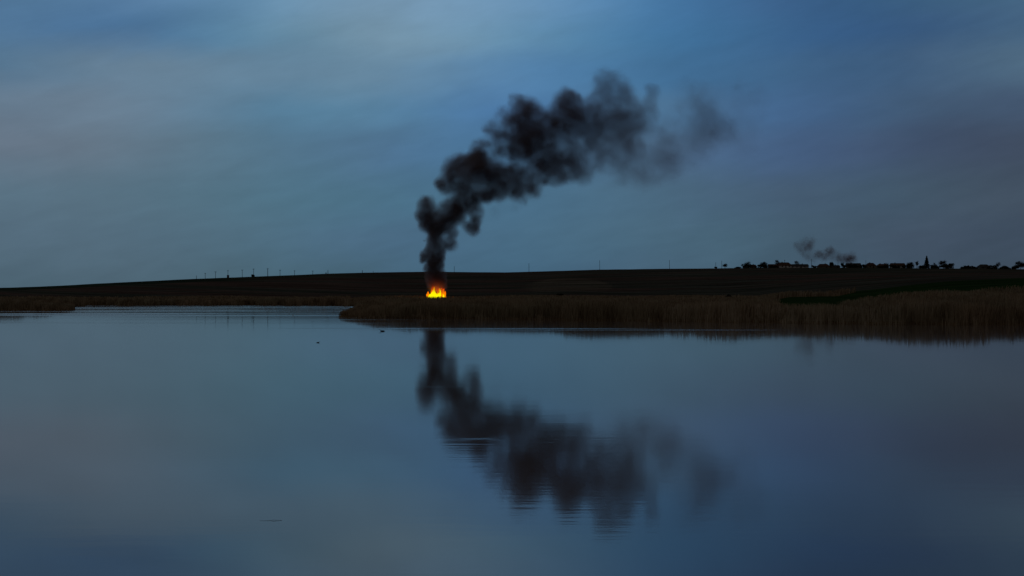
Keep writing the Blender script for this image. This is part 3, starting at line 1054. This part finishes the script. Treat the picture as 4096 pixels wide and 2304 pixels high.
def house(px0, px1, ytop, roof, wall, label, hip=True, extra=10.0, chimney=True, wall_frac=.5, white_end=False):
    rnd = random.Random(int(px0))
    pc = (px0 + px1) / 2
    x, D, z, mpp = ground_at(pc, extra)
    w = (px1 - px0) * mpp / 2
    H = CAMZ + (HY - ytop) * mpp - z
    hw = H * wall_frac
    dp = min(4.2, w * .9)
    t = thing("village_house", label, "house", (x, D, z - .1), rnd.uniform(-.12, .12), "low houses of the hilltop village")
    body = MB().box(-w * .93, w * .93, -dp, dp, -.3, hw)
    if not hip:
        body.add([(-w * .92, -dp, hw), (-w * .92, dp, hw), (-w * .92, 0, H - .25), (w * .92, -dp, hw), (w * .92, dp, hw), (w * .92, 0, H - .25)], [(0, 1, 2), (3, 5, 4)])
    body.build("wall", wall_m[wall], t)
    i = w * .42 if hip else 0
    e = .45
    r = MB()
    top0, top1 = (-w + i, 0, H), (w - i, 0, H)
    A, B_, C_, D_ = (-w - .1, -dp - e, hw - .12), (w + .1, -dp - e, hw - .12), (w + .1, dp + e, hw - .12), (-w - .1, dp + e, hw - .12)
    r.add([A, B_, C_, D_, top0, top1], [(0, 1, 5, 4), (2, 3, 4, 5), (1, 2, 5), (3, 0, 4), (3, 2, 1, 0)])
    ro = r.build("roof", roof_m[roof], t)
    if chimney:
        cx_ = rnd.uniform(-.4, .4) * w
        MB().box(cx_ - .3, cx_ + .3, .3, .9, H - 1.1, H + .55).build("chimney", wall_m["grey"], ro)
    nwin = max(2, int(w / 1.7))
    for k in range(nwin):
        cx_ = -w * .75 + (k + .5) * (w * 1.5 / nwin)
        if k == nwin // 2:
            MB().box(cx_ - .45, cx_ + .45, -dp - .05, -dp - .003, .0, min(2.0, hw - .1)).build("door", wood, t)
            continue
        z0 = min(.8, hw * .4)
        z1 = min(z0 + 1.1, hw - .15)
        wf = MB().box(cx_ - .55, cx_ + .55, -dp - .06, -dp - .003, z0, z1).build("window", trim_m, t)
        MB().box(cx_ - .45, cx_ + .45, -dp - .075, -dp - .064, z0 + .1, z1 - .1).build("pane", pane_m, wf)
    return t


random.seed(21)
house(3001, 3027, 1058, "red", "buff", "small dark red-roofed house between the first two dense bushes", True)
house(3072, 3108, 1056, "brown", "buff", "low brown house half joined to the left of the highest roof", False, chimney=False)
house(3110, 3166, 1049, "brown", "white", "broad house with the highest hipped brown roof of the village", True, wall_frac=.42)
house(3166, 3232, 1056, "grey", "white", "long low dark house just left of the crossarm pole gap", False, wall_frac=.42)
house(3269, 3318, 1055, "brown", "buff", "brown hip-roofed house under the rounder smoke puff, right of the pole gap", True, wall_frac=.4)
house(3319, 3357, 1060, "grey", "grey", "lowest grey shed-like house left of the pointed tree", False, wall_frac=.5)
house(3384, 3442, 1052, "grey", "buff", "long dark house right of the pointed tree where the smoke puffs end", False, wall_frac=.45)
house(3464, 3501, 1051, "red", "buff", "reddish hip-roofed house among dense roofs, thin pole at its left", True)
house(3506, 3552, 1055, "brown", "grey", "brown low house between the reddish roof and the pale-gabled house", True, extra=14)
house(3562, 3618, 1052, "brown", "white", "long house with pale gable end left of the spruce", False, wall_frac=.48)
house(3912, 3957, 1057, "grey", "grey", "isolated grey hipped house right of the spruce near the frame edge", True, chimney=False)

spruce(3707, 1021, 29, "tall dark pointed spruce rising well above the village")
TREES = [
    (2900, 1052, 24, "round bare tree standing alone at the left edge of the village", 1.6, 4),
    (2992, 1041, 32, "wispy bare tree, leftmost above the village's first dense bush", .8, 5),
    (3056, 1043, 36, "broad fan-shaped bare tree over the second dense bush", 1.0, 8),
    (3112, 1037, 30, "bare tree with tufted crown at the left end of the highest roof", 1.3, 14),
    (3186, 1042, 30, "pale bare tree behind the long low house with white wall", .7, 16),
    (3640, 1049, 34, "low twiggy tree between the pale-gabled house and the spruce", 1.6, 6),
    (3668, 1041, 20, "small tufted bare tree just left of the spruce", 1.3, 7),
    (3741, 1049, 20, "small bare tree just right of the spruce", 1.2, 6),
    (3773, 1040, 42, "largest bare tree, second to the right of the spruce", 1.4, 6),
    (3992, 1048, 24, "bare tree just right of the isolated grey house", 1.2, 8),
    (4083, 1045, 48, "big dense bare tree at the right edge of the photo", 1.8, 6),
    (3546, 1050, 26, "twiggy tree poking over the brown low house", 1.2, 18),
    (4125, 1052, 36, "bare tree standing just beyond the right edge tree", 1.4, 6),
]
for k, (px, yt, w_, lb, dn, ex) in enumerate(TREES):
    bare_tree("bare_tree", px, yt, w_, lb, 100 + k, ex, dn)
leafy("round_tree", 3327, 1046, 17, "small round dense tree above the low grey house", 301, 9, cat="tree", trunk=True, group="trees among the village houses")
leafy("pointed_tree", 3369, 1050, 11, "narrow pointed dark tree in the gap right of the low grey house", 302, 7, cat="tree", trunk=True, group="trees among the village houses")
BUSHES = [
    (2863, 1067, 12, "little dark bush at the foot of a pole left of the round crest tree"),
    (2950, 1067, 24, "low scrubby bush at the very left end of the village"),
    (2986, 1053, 40, "first dense dark bush under the wispy leftmost tree"),
    (3050, 1056, 44, "second dense bush under the fan-shaped bare tree"),
    (3092, 1060, 30, "low bush in front of the brown house left of the highest roof"),
    (3256, 1061, 18, "small low bush in the gap beside the crossarm pole"),
    (3378, 1060, 14, "small dark bush hugging the pointed tree"),
    (3412, 1055, 40, "dark bush mass in front of the long dark house"),
    (3452, 1054, 26, "dense bush filling the space left of the reddish hipped house"),
    (3530, 1060, 44, "low hedge-like bush before the brown low house"),
    (3580, 1060, 40, "low dark bush at the foot of the pale-gabled house"),
    (3634, 1055, 46, "dense thicket left of the spruce"),
    (3690, 1058, 30, "dark thicket at the left foot of the spruce"),
    (3736, 1058, 40, "dark thicket at the right foot of the spruce"),
    (3778, 1059, 44, "dark thicket under the largest bare tree"),
    (3803, 1051, 24, "round dense bush right of the largest bare tree"),
    (3862, 1058, 34, "rounded bush left of the isolated grey house"),
    (3893, 1063, 30, "low bush touching the isolated grey house on its left"),
    (3972, 1060, 36, "wide bush between the isolated grey house and its bare tree"),
    (4022, 1062, 50, "long low bush in the dip before the right edge"),
    (4060, 1059, 34, "dense bush below the big tree at the right edge"),
    (1014, 1096, 15, "dark bush around the foot of a wide-armed pole on the left crest"),
]
for k, (px, yt, w_, lb) in enumerate(BUSHES):
    leafy("bush", px, yt, w_, lb, 400 + k, 3.0)
leafy("shrub", 912, 1100, 7, "tiny reddish shrub at a pole's foot on the left crest", 501, 2.0, mat=red_m, cat="shrub", group=None)
leafy("marsh_bush", 2242, 1172, 36, "low dark bush at the back of the marsh below the pale field", 502, D=690., group="bushes in the marsh")
leafy("marsh_bush", 2914, 1176, 26, "small dark bush in the reeds below the left end of the village", 503, D=560., group="bushes in the marsh")


# ------------------------------------------------------------------ birds and driftwood on the lake
def bird(px, y, length, label, mat, head=1.0, rz=0):
    D = Dof(y)
    t = thing("water_bird", label, "bird", (wx(px, D), D, 0), rz, "birds resting on the water")
    L = length
    n, vs, fs = 10, [], []
    prof = [(-.52, .02, .10), (-.42, .07, .08), (-.2, .16, .06), (.05, .19, .05), (.25, .15, .06), (.36, .08, .13), (.40, .055, .24), (.44, .075, .33), (.52, .06, .35), (.60, .02, .33), (.68, .008, .32)]
    for j, (xx, r, zz) in enumerate(prof):
        for i in range(n):
            a = 2 * math.pi * i / n
            vs.append((xx * L, r * L * math.cos(a), (zz + r * .85 * math.sin(a)) * L))
    for j in range(len(prof) - 1):
        for i in range(n):
            fs.append((j * n + i, j * n + (i + 1) % n, (j + 1) * n + (i + 1) % n, (j + 1) * n + i))
    fs += [tuple(range(n))[::-1], tuple(range((len(prof) - 1) * n, len(prof) * n))]
    MB().add(vs, fs).build("body", mat, t, True)


dark_f = newmat("dark_feathers", (.02, .018, .018, 1), .6)
pale_f = newmat("pale_feathers", (.75, .75, .75, 1), .6)
bird(1529, 1325.5, .52, "dark duck on the water left of the smoke's reflection, nearest the reed tip", dark_f, rz=math.pi * .95)
bird(1272, 1371, .26, "tiny dark bird on open water farther left than the duck", dark_f, rz=.4)
bird(1172, 1263, .42, "small white bird on the water left of the reed spit's tip", pale_f, rz=2.6)
D = Dof(2083)
tw = MB().tube((-.2, 0, .001), (.02, .02, .003), .001, .002, 6).tube((.02, .02, .012), (.18, .03, .002), .003, .002, 6).build("floating_twig", newmat("wet_twig", (.09, .05, .03, 1), .5))
tw.location = (wx(1085, D), D, 0)
tag(tw, "thin brown twig floating on the calm water in the lower left", "twig")
